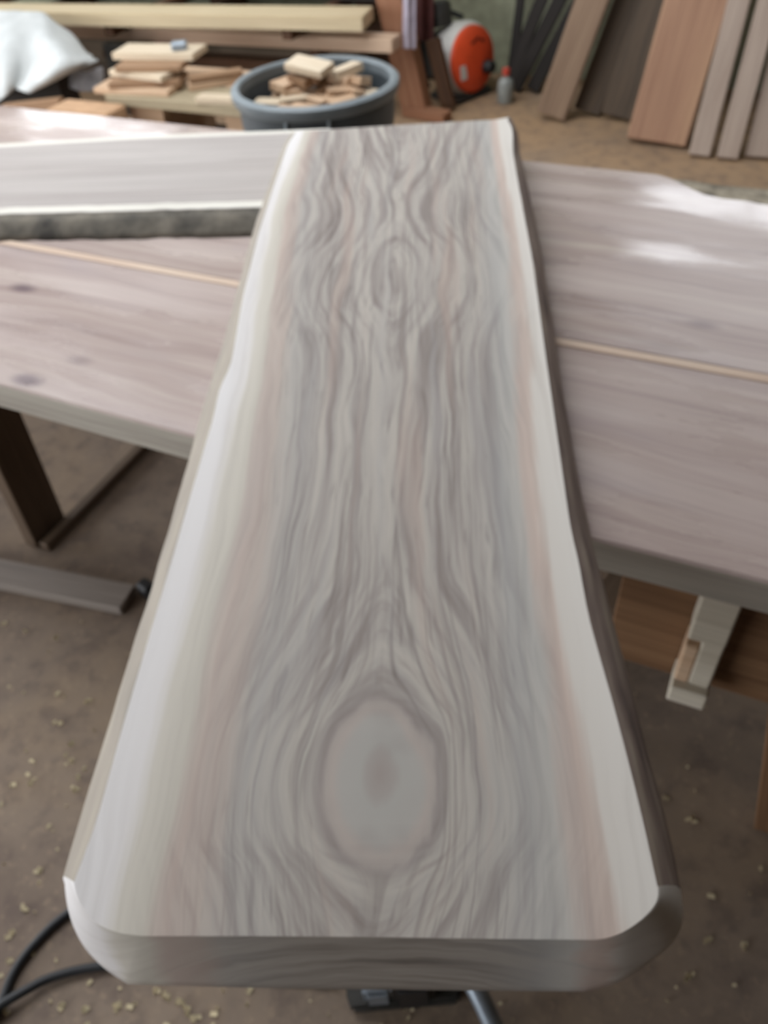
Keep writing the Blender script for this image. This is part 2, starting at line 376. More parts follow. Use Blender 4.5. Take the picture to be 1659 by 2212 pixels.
# pale stepped cleat on the front of the sawhorse
cl = aty(1560, 1300, TF+.01); cx = cl.x
ck = root('stepped_block', (cx, TF+.03, .45), 'pale stepped wooden block hanging under the table edge on the sawhorse', 'wood block')
abox('upper_block', cx-.028, cx+.026, TF+.004, TF+.056, .615, TZ-TT-.001, M['block'], ck)
abox('spine', cx-.006, cx+.026, TF+.010, TF+.056, .500, .615, M['block'], ck)
abox('lower_block', cx-.028, cx-.006, TF+.010, TF+.056, .500, .592, M['scrap'][0], ck)
abox('foot_block', cx-.030, cx+.028, TF-.006, TF+.056, .462, .500, M['block'], ck)

# ---------------------------------------------------------------- pale live-edge plank lying on the table
PT = .042; pz = TZ+PT
pf = [at(-260, 470, pz), at(0, 462, pz), at(300, 454, pz), at(575, 446, pz)]
pb = [at(-260, 330, pz), at(0, 311, pz), at(300, 293, pz), at(635, 281, pz)]
d = (pf[3]-pf[1]).normalized()
pf.append(pf[3]+d*.13); pb.append(pb[3]+(pb[3]-pb[1]).normalized()*.10)
df = [at(-260, 530, TZ), at(0, 522, TZ), at(300, 517, TZ), at(560, 512, TZ)]; df.append(df[3]+d*.16)
org = Vector((pf[2].x, pf[2].y, TZ)); ang = math.atan2(d.y, d.x); PM = rotz(org, ang); PMi = PM.inverted()
n = 60
F_, B_, D_ = (smooth(resample([PMi @ p for p in q], n), 3) for q in (pf, pb, df))
pp = root('pale_live_edge_plank', org, 'pale grey live-edge plank lying on the left half of the table', 'plank')
sapw = .035
bm = bmesh.new(); rows = []
for i in range(n):
    jf = .006*mnoise.noise(Vector((i*.35, 0, 5)))
    f = F_[i]+Vector((0, jf, 0)); b = B_[i]; dd = D_[i]+Vector((0, jf*2, 0))
    rows.append([bm.verts.new(p) for p in ((f.x, f.y, PT), (f.x, f.y+sapw, PT), (b.x, b.y-.025, PT), (b.x, b.y, PT), (b.x, b.y+.008, PT-.008), (b.x, b.y+.01, 0.001), (dd.x, dd.y+.02, 0.001))])
for i, (p, q) in enumerate(zip(rows, rows[1:])):
    for k in range(7):
        fc = bm.faces.new((p[k], p[(k+1) % 7], q[(k+1) % 7], q[k])); fc.material_index = 1 if k in (0, 2, 3, 4) else 0
bm.faces.new(rows[0]); bm.faces.new(rows[-1][::-1])
o = bm_obj('board', bm, M['pale_plank'], pp, PM); o.data.materials.append(M['pale_sap'])
bm = bmesh.new(); rows = []
for i in range(n):
    jf = .006*mnoise.noise(Vector((i*.35, 0, 5))); f = F_[i]+Vector((0, jf, 0)); dd = D_[i]+Vector((0, jf*2, 0))
    m1 = f.lerp(dd, .35); m2 = f.lerp(dd, .8); j2 = .010*mnoise.noise(Vector((i*.5, 3, 1)))
    rows.append([bm.verts.new(p) for p in ((f.x, f.y+.001, PT-.0005), (m1.x, m1.y-.006+j2, PT*.72), (m2.x, m2.y-.004+j2, PT*.3), (dd.x, dd.y+j2*.6, .001), (dd.x, dd.y+.03, .001))])
for p, q in zip(rows, rows[1:]):
    for k in range(5): bm.faces.new((p[k], p[(k+1) % 5], q[(k+1) % 5], q[k]))
bm.faces.new(rows[0]); bm.faces.new(rows[-1][::-1])
o = bm_obj('live_edge', bm, M['live_edge_dark'], pp, PM, True); o['label'] = 'dark rough bark side facing the camera'

# ---------------------------------------------------------------- the big slab
ST = .07
KT = PT/(1.47-TF)
SN = Vector((0, -KT, 1)).normalized()
SB0 = Vector((0, TF, TZ+.001))                           # bottom plane: rests on the table's front edge and the plank
ST0 = SB0+SN*ST
TL = [(160, 1905), (176, 1860), (205, 1790), (262, 1580), (325, 1365), (380, 1180), (432, 1000), (462, 900), (474, 835), (498, 795), (525, 640), (560, 500), (592, 400), (622, 310), (640, 284)]
TLC = [(310, 2022), (255, 2016), (210, 1998), (180, 1965), (163, 1930), (160, 1905)]
TN = [(1285, 2030), (1050, 2028), (800, 2024), (550, 2022), (310, 2022)]
TRC = [(1420, 1915), (1425, 1938), (1408, 1966), (1382, 1990), (1350, 2012), (1318, 2026), (1285, 2030)]
TR_ = [(1096, 259), (1107, 275), (1108, 330), (1120, 400), (1150, 560), (1183, 800), (1206, 960), (1235, 1160), (1246, 1190), (1270, 1330), (1326, 1525), (1334, 1555), (1385, 1755), (1420, 1915)]
TFAR = [(640, 284), (860, 270), (1085, 257), (1096, 259)]
BL = [(143, 1900), (150, 1865), (180, 1760), (236, 1580), (300, 1365), (358, 1180), (408, 1000), (436, 900), (462, 810), (480, 760), (512, 640), (550, 500), (585, 400), (616, 318), (636, 292)]
BLC = [(275, 2126), (220, 2090), (178, 2045), (150, 1985), (143, 1930), (143, 1900)]
BN = [(1260, 2142), (1050, 2140), (800, 2138), (550, 2134), (275, 2126)]
BRC = [(1470, 1925), (1481, 1980), (1462, 2035), (1390, 2090), (1330, 2128), (1260, 2142)]
BR_ = [(1106, 268), (1118, 290), (1124, 340), (1140, 400), (1172, 560), (1208, 800), (1236, 960), (1272, 1150), (1286, 1200), (1322, 1330), (1374, 1530), (1384, 1570), (1432, 1760), (1470, 1925)]
BFAR = [(636, 292), (860, 276), (1090, 266), (1106, 268)]
o_near = onplane(800, 2024, ST0, SN); o_far = onplane(865, 270, ST0, SN)
yax = (o_far-o_near); yax = (yax - SN*yax.dot(SN)).normalized(); xax = yax.cross(SN)
SM = Matrix(((xax.x, yax.x, SN.x, o_near.x), (xax.y, yax.y, SN.y, o_near.y), (xax.z, yax.z, SN.z, o_near.z), (0, 0, 0, 1))); SMi = SM.inverted()
SL = (o_far-o_near).length
up = lambda L, p: [SMi @ onplane(x, y, p, SN) for x, y in L]
segs = [('L', TL, BL, 70), ('FAR', TFAR, BFAR, 14), ('R', TR_, BR_, 70), ('RC', TRC, BRC, 22), ('N', TN, BN, 30), ('LC', TLC, BLC, 22)]
top_loop, bot_loop, seg_id = [], [], []
for nm, a, b, k in segs:
    it_ = 5 if nm in ('RC', 'LC') else 1
    A_ = smooth(resample(up(a, ST0), k), it_); B__ = smooth(resample(up(b, SB0), k), it_)
    top_loop += A_[:-1]; bot_loop += B__[:-1]; seg_id += [nm]*(k-1)
nL = len(top_loop)
rows = []; prof = [(0, 0), (.05, .10), (.22, .36), (.52, .70), (.85, .94), (1, 1)]   # (drop, outward) fractions from the top arris to the bottom arris
for i in range(nL):
    t, b = top_loop[i], bot_loop[i]; r = []
    sid = seg_id[i]; k0 = seg_id.index(sid); kn = seg_id.count(sid)
    bl_ = {'L': 1, 'R': 1, 'N': 0, 'FAR': 0, 'RC': 1-(i-k0)/kn, 'LC': (i-k0)/kn}[sid]
    for j, (dz, of) in enumerate(prof):
        of = dz+(of-dz)*bl_
        p = t.lerp(b, of); p.z = -ST*dz
        if sid in 'LR' and 0 < j < 5:
            p.x += .003*mnoise.noise(Vector((t.y*14, j*.9, 3 if sid == 'L' else 8)))
        r.append(p)
    rows.append(r)
def slab_side(idx, closed_with=None):
    V = []; Fc = []; m = len(prof)
    for i in idx: V += rows[i]
    for a in range(len(idx)-1):
        for j in range(m-1): Fc.append((a*m+j, a*m+j+1, (a+1)*m+j+1, (a+1)*m+j))
    return V, Fc
# local outline as curves for the wood pattern
def edge_curve(loop, sid, k=9):
    P = sorted([(p.y, p.x) for p, s in zip(loop, seg_id) if s == sid]); out = []
    for i in range(k):
        y = .02+(SL-.03)*i/(k-1); q = min(P, key=lambda a: abs(a[0]-y)); out.append((y/SL, q[1]))
    return out
LCV, RCV = edge_curve(top_loop, 'L'), edge_curve(top_loop, 'R')
KN = SMi @ onplane(815, 1690, ST0, SN)
kl = SMi @ onplane(690, 1690, ST0, SN); kr = SMi @ onplane(938, 1690, ST0, SN); kt = SMi @ onplane(820, 1495, ST0, SN); kb = SMi @ onplane(810, 1885, ST0, SN)
KRX = (kr.x-kl.x)/2; KRY = (kt.y-kb.y)/2; KCY = (kt.y+kb.y)/2; KCX = (kr.x+kl.x)/2

def slab_base(g):
    tc = g.n('TexCoord'); x, y, z = g.sep(tc.outputs['Object'])
    return x, y, z
def fcurve(g, y, pts, lo, hi):                           # piecewise function of the position along the slab
    c = g.n('FloatCurve'); cm = c.mapping; cv = cm.curves[0]
    g.put(c.inputs['Value'], g.math('DIVIDE', y, SL))
    P = [(a, (b-lo)/(hi-lo)) for a, b in pts]
    while len(cv.points) < len(P): cv.points.new(.5, .5)
    for q, p in zip(cv.points, P): q.location = p
    cm.update()
    return g.math('MULTIPLY_ADD', c.outputs[0], hi-lo, lo)
def sapwood(g, x, y, col, w, streak):
    wob = g.math('MULTIPLY', g.math('SUBTRACT', w, .5), .035)
    wob = g.math('ADD', wob, g.math('MULTIPLY', g.math('SUBTRACT', streak, .5), .03))
    sl = fcurve(g, y, [(0, .30), (.15, .28), (.35, .24), (.6, .19), (.8, .15), (1, .12)], 0, .5)
    sr = fcurve(g, y, [(0, .30), (.12, .27), (.25, .22), (.5, .19), (1, .16)], 0, .5)
    dl = g.math('DIVIDE', g.math('ADD', g.math('SUBTRACT', x, fcurve(g, y, LCV, -.5, .5)), wob), sl, clamp=True)
    dr = g.math('DIVIDE', g.math('ADD', g.math('SUBTRACT', fcurve(g, y, RCV, -.5, .5), x), wob), sr, clamp=True)
    al = lambda c, a: (c[0], c[1], c[2], a)
    rl = g.ramp(dl, [(0, al(lin(223, 220, 219), 1)), (.12, al(lin(221, 217, 215), 1)), (.18, al(lin(204, 198, 187), 1)), (.28, al(lin(198, 192, 180), .9)),
                (.34, al(lin(190, 173, 163), .7)), (.45, al(lin(184, 167, 157), .5)), (.53, al(lin(172, 169, 165), .35)), (.66, al(lin(165, 163, 160), .2)), (.85, al(lin(160, 154, 148), 0))])
    rr = g.ramp(dr, [(0, al(lin(218, 213, 206), 1)), (.12, al(lin(212, 206, 198), 1)), (.17, al(lin(202, 184, 173), .85)), (.23, al(lin(198, 180, 170), .7)),
                (.29, al(lin(187, 184, 178), .8)), (.40, al(lin(176, 176, 174), .45)), (.55, al(lin(168, 164, 160), .2)), (.8, al(lin(160, 154, 148), 0))])
    soft = lambda a: g.math('MULTIPLY', a, g.maprange(streak, .25, .75, 1.15, .8), clamp=True)
    col = g.mix(soft(rl.outputs[1]), col, rl.outputs[0]); col = g.mix(soft(rr.outputs[1]), col, rr.outputs[0])
    return col
g = G('slab_top_wood')
x, y, z = slab_base(g)
w1 = g.noise(g.comb(g.math('MULTIPLY', x, 6), g.math('MULTIPLY', y, 2.6), 0), 1, 2)
w2 = g.noise(g.comb(g.math('MULTIPLY', x, 26), g.math('MULTIPLY', y, 7), 4), 1, 3)
xw = g.math('ADD', x, g.math('ADD', g.math('MULTIPLY_ADD', w1, .06, -.03), g.math('MULTIPLY_ADD', w2, .012, -.006)))
dx = g.math('SUBTRACT', xw, KCX)
dy = g.math('MULTIPLY', g.math('SUBTRACT', y, KCY), KRX/KRY)
r2 = g.math('ADD', g.math('MULTIPLY', dx, dx), g.math('MULTIPLY', dy, dy)); r = g.math('SQRT', r2)
s = g.math('MULTIPLY', dx, g.math('SUBTRACT', 1.0, g.math('DIVIDE', KRX*KRX*.85, g.math('MAXIMUM', r2, KRX*KRX*.85))))
A_ = fcurve(g, y, [(0, .03), (.03, .012), (.081, -.02), (.144, .0), (.2, .026), (.26, .045), (.42, .04), (.51, .028), (.56, .0), (.62, -.025), (.67, -.015), (.72, .015), (.77, .028), (.83, .012), (.91, -.02), (1, -.05)], -.1, .1)
q = g.math('ADD', g.math('SQRT', g.math('ADD', g.math('MULTIPLY', s, s), .0003)), A_)
st1 = g.noise(g.comb(g.math('MULTIPLY', q, 50), g.math('MULTIPLY', y, 1.0), g.math('MULTIPLY', s, 12)), 1, 5, .6, .15)
st2 = g.noise(g.comb(g.math('MULTIPLY', s, 85), g.math('MULTIPLY', y, 1.5), 7), 1, 5, .62, .1)
st3 = g.noise(g.comb(g.math('MULTIPLY', xw, 60), g.math('MULTIPLY', y, 1.4), 21), 1, 4, .6, .3)
dash = g.noise(g.comb(g.math('MULTIPLY', s, 190), g.math('MULTIPLY', y, 13), 31), 1, 2, .5)
hue = g.noise(g.comb(g.math('MULTIPLY', s, 26), g.math('MULTIPLY', y, 1.1), 15), 1, 3)
col = g.ramp(st1, [(.28, lin(122, 112, 107)), (.40, lin(148, 139, 133)), (.50, lin(169, 162, 155)), (.60, lin(182, 175, 166)), (.72, lin(156, 147, 140)), (.8, lin(172, 164, 157))]).outputs[0]
col = g.mix(g.maprange(st2, .50, .66, 0, .6), col, lin(126, 116, 111))
col = g.mix(g.maprange(st2, .45, .32, 0, .55), col, lin(190, 182, 173))
col = g.mix(g.maprange(dash, .60, .74, 0, .5), col, lin(110, 101, 97))
sl4 = g.noise(g.comb(g.math('MULTIPLY', s, 30), g.math('MULTIPLY', y, .9), 51), 1, 3, .55, .1)
lines = g.maprange(g.math('ABSOLUTE', g.math('SUBTRACT', sl4, .5)), 0, .035, .6, 0)
lines = g.math('MULTIPLY', lines, g.maprange(g.noise(g.comb(g.math('MULTIPLY', s, 20), g.math('MULTIPLY', y, 5), 61), 1, 2), .35, .6))
col = g.mix(lines, col, lin(108, 98, 94))
col = g.mix(g.maprange(hue, .54, .70, 0, .4), col, lin(180, 158, 146))
col = g.mix(g.maprange(hue, .46, .32, 0, .35), col, lin(165, 162, 160))
rn = g.math('ADD', g.math('DIVIDE', r, KRX), g.math('ADD', g.math('MULTIPLY_ADD', w2, .34, -.17), g.math('MULTIPLY_ADD', w1, .5, -.25)))     # the knot: pale eye, faint heart, broken dark ring
eye = g.ramp(g.math('DIVIDE', rn, 1.6, clamp=True), [(0, lin(156, 146, 140)), (.14, lin(163, 156, 150)), (.22, lin(170, 167, 161)), (.42, lin(172, 168, 162)), (.50, lin(178, 167, 159)), (.56, lin(172, 162, 155)), (.61, lin(140, 130, 126)), (.65, lin(138, 129, 125)), (.72, lin(164, 157, 152)), (1, lin(162, 156, 151))]).outputs[0]
br = g.noise(g.comb(g.math('MULTIPLY', x, 14), g.math('MULTIPLY', y, 10), 44), 1, 2)
col = g.mix(g.math('MULTIPLY', g.maprange(rn, .85, 1.2, .9, 0), g.maprange(br, .3, .6, .65, 1.0)), col, eye)
col = sapwood(g, x, y, col, w1, st3)
fine = g.noise(g.comb(g.math('MULTIPLY', x, 420), g.math('MULTIPLY', y, 9), 3), 1, 2); g.bump(fine, .05, .0005)
M['slab_top'] = g.fin(col, .62, spec=.3)
g = G('slab_end_grain')
x, y, z = slab_base(g)
w = g.noise(g.comb(g.math('MULTIPLY', x, 9), g.math('MULTIPLY', z, 20), y), 1, 3)
rr_ = g.math('SQRT', g.math('ADD', g.math('POWER', g.math('MULTIPLY', g.math('SUBTRACT', x, .02), .42), 2), g.math('POWER', g.math('ADD', z, .13), 2)))
rr_ = g.math('ADD', rr_, g.math('MULTIPLY', w, .02))
ring = g.noise(g.comb(g.math('MULTIPLY', rr_, 95), g.math('MULTIPLY', x, 3), 0), 1, 3)
col = g.ramp(ring, [(.3, lin(98, 90, 84)), (.46, lin(138, 130, 122)), (.58, lin(156, 148, 139)), (.72, lin(120, 111, 104))]).outputs[0]
col = sapwood(g, x, y, col, w, ring)
g.bump(ring, .1, .001); M['slab_end'] = g.fin(col, .7, spec=.25)
g = G('slab_live_edge')
x, y, z = slab_base(g)
f = g.noise(g.comb(g.math('MULTIPLY', x, 30), g.math('MULTIPLY', y, 6), g.math('MULTIPLY', z, 60)), 1, 4)
col = g.ramp(f, [(.3, lin(112, 98, 94)), (.5, lin(146, 130, 122)), (.7, lin(170, 156, 142))]).outputs[0]; g.bump(f, .35, .004)
col = g.mix(g.maprange(x, -.1, .1, .6, 0), col, lin(158, 154, 142))  # left side coloured paler, painting in the light from the left
M['slab_live'] = g.fin(col, .75, spec=.25)

slab = root('live_edge_slab', o_near, 'long pale grey wooden slab with white edges and an oval knot, laid across the table', 'wood slab')
m = len(prof)
V = [p for r in rows for p in (r[0],)]; nV = nL
bm = bmesh.new()
tv = [bm.verts.new(r[0]) for r in rows]; bv = [bm.verts.new(r[-1]) for r in rows]
ft = bm.faces.new(tv); bmesh.ops.triangulate(bm, faces=[ft])
fb = bm.faces.new(bv[::-1]); fb.material_index = 1
bv_rows = {}
for i in range(nL):
    k = (i+1) % nL
    if seg_id[i] in ('L', 'R'): continue
    for e in (i, k):
        if e not in bv_rows: bv_rows[e] = [tv[e]]+[bm.verts.new(p) for p in rows[e][1:-1]]+[bv[e]]
    for j in range(m-1):
        f = bm.faces.new((bv_rows[i][j], bv_rows[i][j+1], bv_rows[k][j+1], bv_rows[k][j])); f.material_index = 1; f.smooth = True
me = bpy.data.meshes.new('board'); bmesh.ops.recalc_face_normals(bm, faces=bm.faces); bm.to_mesh(me); bm.free()
me.materials.append(M['slab_top']); me.materials.append(M['slab_end'])
obj('board', me, None, slab, SM)
for sid in ('L', 'R'):
    idx = [i for i in range(nL) if seg_id[i] == sid]; idx.append((idx[-1]+1) % nL)
    V, Fc = slab_side(idx)
    o = py_obj('live_edge', V, Fc, M['slab_live'], slab, SM, True); o['label'] = 'brownish live edge sloping out below the white sapwood'

# ---------------------------------------------------------------- floor things near the camera
a0, a1 = at(-260, 1155, .03), at(292, 1262, .03)
dv = (a1-a0).normalized(); nv = Vector((-dv.y, dv.x, 0))
w = .085
fb_ = beam('floor_board', a0-nv*w/2+Vector((0, 0, -.015)), a1-nv*w/2+Vector((0, 0, -.015)), w, .028, (0, 0, 1), M['grey_board'])
tag(fb_, 'grey weathered board lying flat on the floor left of the slab', 'board')
p = at(322, 1284, 0)
o = box('dark_block', .05, .035, .045, rotz((p.x, p.y, .023), -.3), M['black'], None, .008); tag(o, 'small black block on the floor at the grey board end', 'block')

cpts = [(720, 1990), (600, 1930), (400, 1880), (240, 1920), (140, 1978), (70, 2045), (28, 2105), (0, 2172), (-50, 2260), (-150, 2350), (-240, 2330), (-190, 2250), (-60, 2205), (40, 2148), (110, 2112), (200, 2090), (330, 2080), (520, 2100), (720, 2120)]
czs = [.0095]*12+[.022, .024, .014]+[.0095]*4
o = tube('power_cord', [at(a_, b_, z_) for (a_, b_), z_ in zip(cpts, czs)], .0085, M['cord']); tag(o, 'black power cord looped on the floor by the slab corner', 'cord')
tp = at(880, 2140, 0)
sd = root('floor_sander', (tp.x, tp.y, 0), 'black and grey corded tool on the floor under the slab end', 'power tool')
a = YAW
Mx = rotz((tp.x, tp.y, 0), a)
prism('base_plate', [(-.10, -.03), (.09, -.03), (.10, .0), (.09, .09), (-.10, .09), (-.11, .0)], .002, .03, M['machine'], sd, Mx, .006)
prism('gear_case', [(-.075, -.028), (-.025, -.028), (-.025, .06), (-.085, .06)], .03, .09, M['steel'], sd, Mx, .008)
prism('motor_housing', [(-.024, -.035), (.045, -.035), (.055, .0), (.045, .07), (-.024, .07)], .03, .13, M['black'], sd, Mx, .01)
tube('handle', [Mx @ Vector(q) for q in ((.05, .03, .07), (.10, .0, .08), (.125, -.04, .07), (.15, -.10, .04))], .017, M['steel'], sd)
g_ = bmesh.new(); rr = random.Random(5)                   # pale shavings and chips scattered over the floor
def chip(x, y, L, W, a):
    dxx, dyy = math.cos(a), math.sin(a); z0 = .0015; z1 = .003+rr.random()*.006
    P = [(-L, -W, z0), (L, -W, z0+.002), (L*.8, W, z1), (-L*.9, W*.8, z1)]
    lo = [g_.verts.new((x+u*dxx-v*dyy, y+u*dyy+v*dxx, z)) for u, v, z in P]
    hi = [g_.verts.new((x+u*dxx-v*dyy, y+u*dyy+v*dxx, z+.0012)) for u, v, z in P]
    g_.faces.new(lo[::-1]); g_.faces.new(hi)
    for k in range(4): g_.faces.new((lo[k], lo[(k+1) % 4], hi[(k+1) % 4], hi[k]))
for i in range(420):
    px = rr.uniform(-60, 1720); py = rr.uniform(1250, 2300)
    if px > 900 and rr.random() < .6: continue
    if py < 1600 and rr.random() < .6: continue
    p = at(px, py, 0); sz = rr.choice((.0015, .002, .002, .003, .004)); chip(p.x, p.y, sz*1.8, sz, rr.random()*3.14)
for px, py in ((123, 1558), (193, 1515), (150, 1640), (165, 1710), (340, 2140), (365, 2155), (385, 2165), (405, 2185), (425, 2200), (250, 2175), (185, 2180), (130, 2175), (52, 1965), (22, 2020), (15, 2075), (85, 1885), (1600, 2048), (1525, 2028), (1490, 1770), (1485, 2110)):
    for k in range(3):
        p = at(px+rr.uniform(-10, 10), py+rr.uniform(-7, 7), 0); chip(p.x, p.y, .006, .003, rr.random()*3.14)
o = bm_obj('wood_shavings', g_, M['shaving']); o['kind'] = 'stuff'; tag(o, 'pale wood shavings scattered over the brown floor', 'shavings')

# ---------------------------------------------------------------- bin of offcuts
bl, br_ = at(501, 180, .72), at(862, 165, .72); bc = (bl+br_)/2; BRr = (br_-bl).length/2; BZ = .72
bn = root('rubbish_bin', (bc.x, bc.y, 0), 'round blue-grey plastic bin full of wood offcuts behind the table', 'bin')
BM = Matrix.Translation((bc.x, bc.y, 0))
k = BRr-.022
body = lathe('body', [(k*.78, .002), (k*.80, .012), (k*.96, .56), (k*.985, .565), (k, .60), (k, BZ-.03), (k-.008, BZ-.03), (k*.97, .60), (k*.95, .56), (k*.77, .02), (.02, .02), (.02, .002)], M['bin'], bn, BM)
lathe('rim', [(k-.008, BZ-.04), (k+.014, BZ-.045), (k+.022, BZ-.03), (k+.022, BZ-.008), (k+.012, BZ), (k-.004, BZ), (k-.010, BZ-.008)], M['bin_rim'], bn, BM, close=True)
for px in (612, 708):
    w0 = onplane(px, 250, Vector((bc.x, bc.y, 0))+Vector((math.sin(YAW), -math.cos(YAW), 0))*k, Vector((math.sin(YAW), -math.cos(YAW), 0)))
    a = math.atan2(w0.y-bc.y, w0.x-bc.x)
    pb_ = Vector((bc.x+(k+.010)*math.cos(a), bc.y+(k+.010)*math.sin(a), 0)); pl = Vector((bc.x+(k*.965+.008)*math.cos(a), bc.y+(k*.965+.008)*math.sin(a), 0))
    beam('ridge', pl+Vector((0, 0, .50)), pb_+Vector((0, 0, BZ-.045)), .010, .012, (math.cos(a), math.sin(a), 0), M['bin_line'], body, .002)
offc = [  # px, py, z, L, W, T, yaw, tilt, material   (pieces one can make out)
    (668, 143, .735, .165, .09, .026, -.62, .12, 1), (608, 178, .67, .12, .075, .03, .9, .1, 0), (748, 152, .70, .12, .07, .03, .55, -.12, 1), (775, 172, .675, .13, .05, .03, 2.1, .25, 0),
    (640, 200, .65, .11, .045, .03, .3, .1, 0), (700, 190, .655, .09, .05, .03, 1.4, -.2, 2), (735, 198, .655, .10, .04, .025, .2, .15, 0), (610, 205, .635, .09, .05, .03, 1.2, 0, 0),
    (670, 212, .635, .10, .045, .03, -.2, .1, 0), (720, 212, .635, .10, .05, .03, .9, .1, 0), (770, 198, .645, .10, .045, .03, 1.7, .1, 0), (592, 195, .635, .09, .04, .025, 1.8, .1, 2),
    (690, 165, .69, .11, .05, .03, 1.0, .1, 2), (650, 172, .69, .10, .05, .03, 2.3, -.1, 2), (782, 166, .66, .10, .05, .03, 1.2, .2, 2), (735, 175, .675, .09, .04, .03, 2.6, .1, 0)]
names = ['pale', 'tan']
offlab = ['flat pale offcut lying askew on top of the pile in the blue-grey bin', 'tan offcut at the left side of the bin pile', 'pale long offcut right of the topmost piece in the bin', 'tan offcut standing at the right rim of the bin']
for i, (px, py, z, L, W, T, yw, tl, mi) in enumerate(offc):
    p = at(px, py, z); hv = Vector((p.x-bc.x, p.y-bc.y, 0)); mxr = .255-math.hypot(L, W)/2
    if i and hv.length > mxr: p = Vector((bc.x, bc.y, z))+hv*(mxr/hv.length)
    o = box('wood_offcut', L, W, T, rotz(p, YAW+yw) @ Matrix.Rotation(tl, 4, 'X') @ Matrix.Rotation(tl*.7, 4, 'Y'), M['scrap'][mi], None, .002)
    tag(o, offlab[i] if i < 4 else 'small wood offcut jumbled in the blue-grey bin', 'offcut', 'offcuts in the bin')
rr = random.Random(3)
for lay, zz in ((1, .59), (2, .632)):
    for i in range(12):
        a = i*2.4+lay; q = .20*math.sqrt((i+.5)/12)
        o = box('wood_offcut', .105, .055, .024, rotz((bc.x+q*math.cos(a), bc.y+q*math.sin(a), zz+rr.random()*.01), rr.random()*3) @ Matrix.Rotation(rr.uniform(-.08, .08), 4, 'X'), M['scrap'][rr.choice((0, 0, 1, 2))], None, .002)
        tag(o, 'small wood offcut jumbled in the blue-grey bin', 'offcut', 'offcuts in the bin')

# ---------------------------------------------------------------- low bench with scrap, tarp, lumber rack
BH = .40
b0, b1 = at(225, 205, BH), at(540, 232, BH); by = min(b0.y, b1.y)
bx0, bx1 = b0.x, b1.x+.05
bench = root('low_bench', ((bx0+bx1)/2, by+.25, 0), 'low plank bench holding scrap wood left of the bin', 'bench')
abox('top_board', bx0, bx1, by, by+.24, BH-.045, BH, M['bench'], bench)
abox('top_board', bx0, bx1, by+.25, by+.50, BH-.045, BH, M['scrap'][0], bench)
for xx in (bx0+.2, bx1-.12): abox('leg_block', xx-.1, xx+.1, by+.04, by+.46, .002, BH-.045, M['scrap'][0], bench)
abox('shelf_board', bx0, bx1-.25, by+.06, by+.48, .10, .13, M['weathered'], bench)
def piece(px, py, z, L, W, T, yw, mat, label, name='scrap_board', tx=0, group=None, ty=0):
    p = at(px, py, z)
    o = box(name, L, W, T, rotz(p, yw) @ Matrix.Rotation(tx, 4, 'X') @ Matrix.Rotation(ty, 4, 'Y'), mat, None, .002); tag(o, label, 'board', group); return o
gp = 'scrap boards on the low bench'
piece(300, 188, BH+.0145, .42, .16, .026, .1, M['scrap'][0], 'lowest wide tan scrap board of the pile on the bench', group=gp)
piece(320, 172, BH+.0420, .36, .15, .026, .35, M['scrap'][2], 'brown scrap board second from the bottom of the bench pile', group=gp)
piece(310, 156, BH+.0695, .34, .13, .026, -.1, M['scrap'][1], 'yellowish scrap board in the middle of the bench pile', group=gp)
piece(330, 140, BH+.0970, .34, .14, .026, .25, M['scrap'][2], 'brown scrap board just under the top of the bench pile', group=gp)
piece(345, 112, BH+.1260, .44, .17, .03, .15, M['scrap'][1], 'large pale scrap board on top of the bench pile', group=gp)
piece(472, 176, BH+.016, .30, .07, .028, .75, M['scrap'][0], 'tan scrap stick slanting beside the bench pile nearest the bin', group=gp)
piece(466, 163, BH+.046, .26, .06, .026, .7, M['scrap'][2], 'dark brown scrap stick slanting against the bench pile', group=gp)
piece(470, 214, BH+.015, .20, .07, .026, .1, M['scrap'][1], 'short pale scrap board on the bench beside the bin', group=gp)
p = at(387, 98, BH+.1600)
o = box('grey_tin', .075, .055, .035, rotz(p, .5), M['steel'], None, .006); tag(o, 'small grey metal tin on the top scrap board', 'tin')
# carton and steel coil in front of the bench
cz = .37; p0, p1 = at(138, 218, cz), at(262, 232, cz)
cb = root('cardboard_box', ((p0.x+p1.x)/2, by-.16, 0), 'tan cardboard box in front of the low bench', 'box')
abox('carton', p0.x, p1.x, by-.33, by-.02, .002, cz, M['cardboard'], cb)
abox('flap', p0.x+.01, p1.x-.01, by-.325, by-.18, cz, cz+.004, M['cardboard'], cb, .001)
abox('flap', p0.x+.01, p1.x-.01, by-.17, by-.025, cz, cz+.004, M['cardboard'], cb, .001)
p = at(350, 240, .24)
o = lathe('pipe_ring', [(.045, -.02), (.062, -.02), (.062, .02), (.045, .02)], M['steel'], None, Matrix.Translation((p.x, by-.08, .085)) @ Matrix.Rotation(math.pi/2, 4, 'X'), 24, True)
tag(o, 'grey metal ring standing in the shadow under the bench', 'ring')
o.location = ((bx0+bx1)/2, by+.02, .065)
p = at(475, 250, .26); o = abox('stacked_timber', p.x-.16, p.x+.14, by-.14, by-.02, .002, .13, M['scrap'][0]); tag(o, 'lower brown timber offcut beside the foot of the bin', 'timber', 'timbers by the bin')
o = abox('stacked_timber', p.x-.16, p.x+.14, by-.14, by-.02, .132, .27, M['scrap'][1]); tag(o, 'upper pale timber offcut beside the foot of the bin', 'timber', 'timbers by the bin')

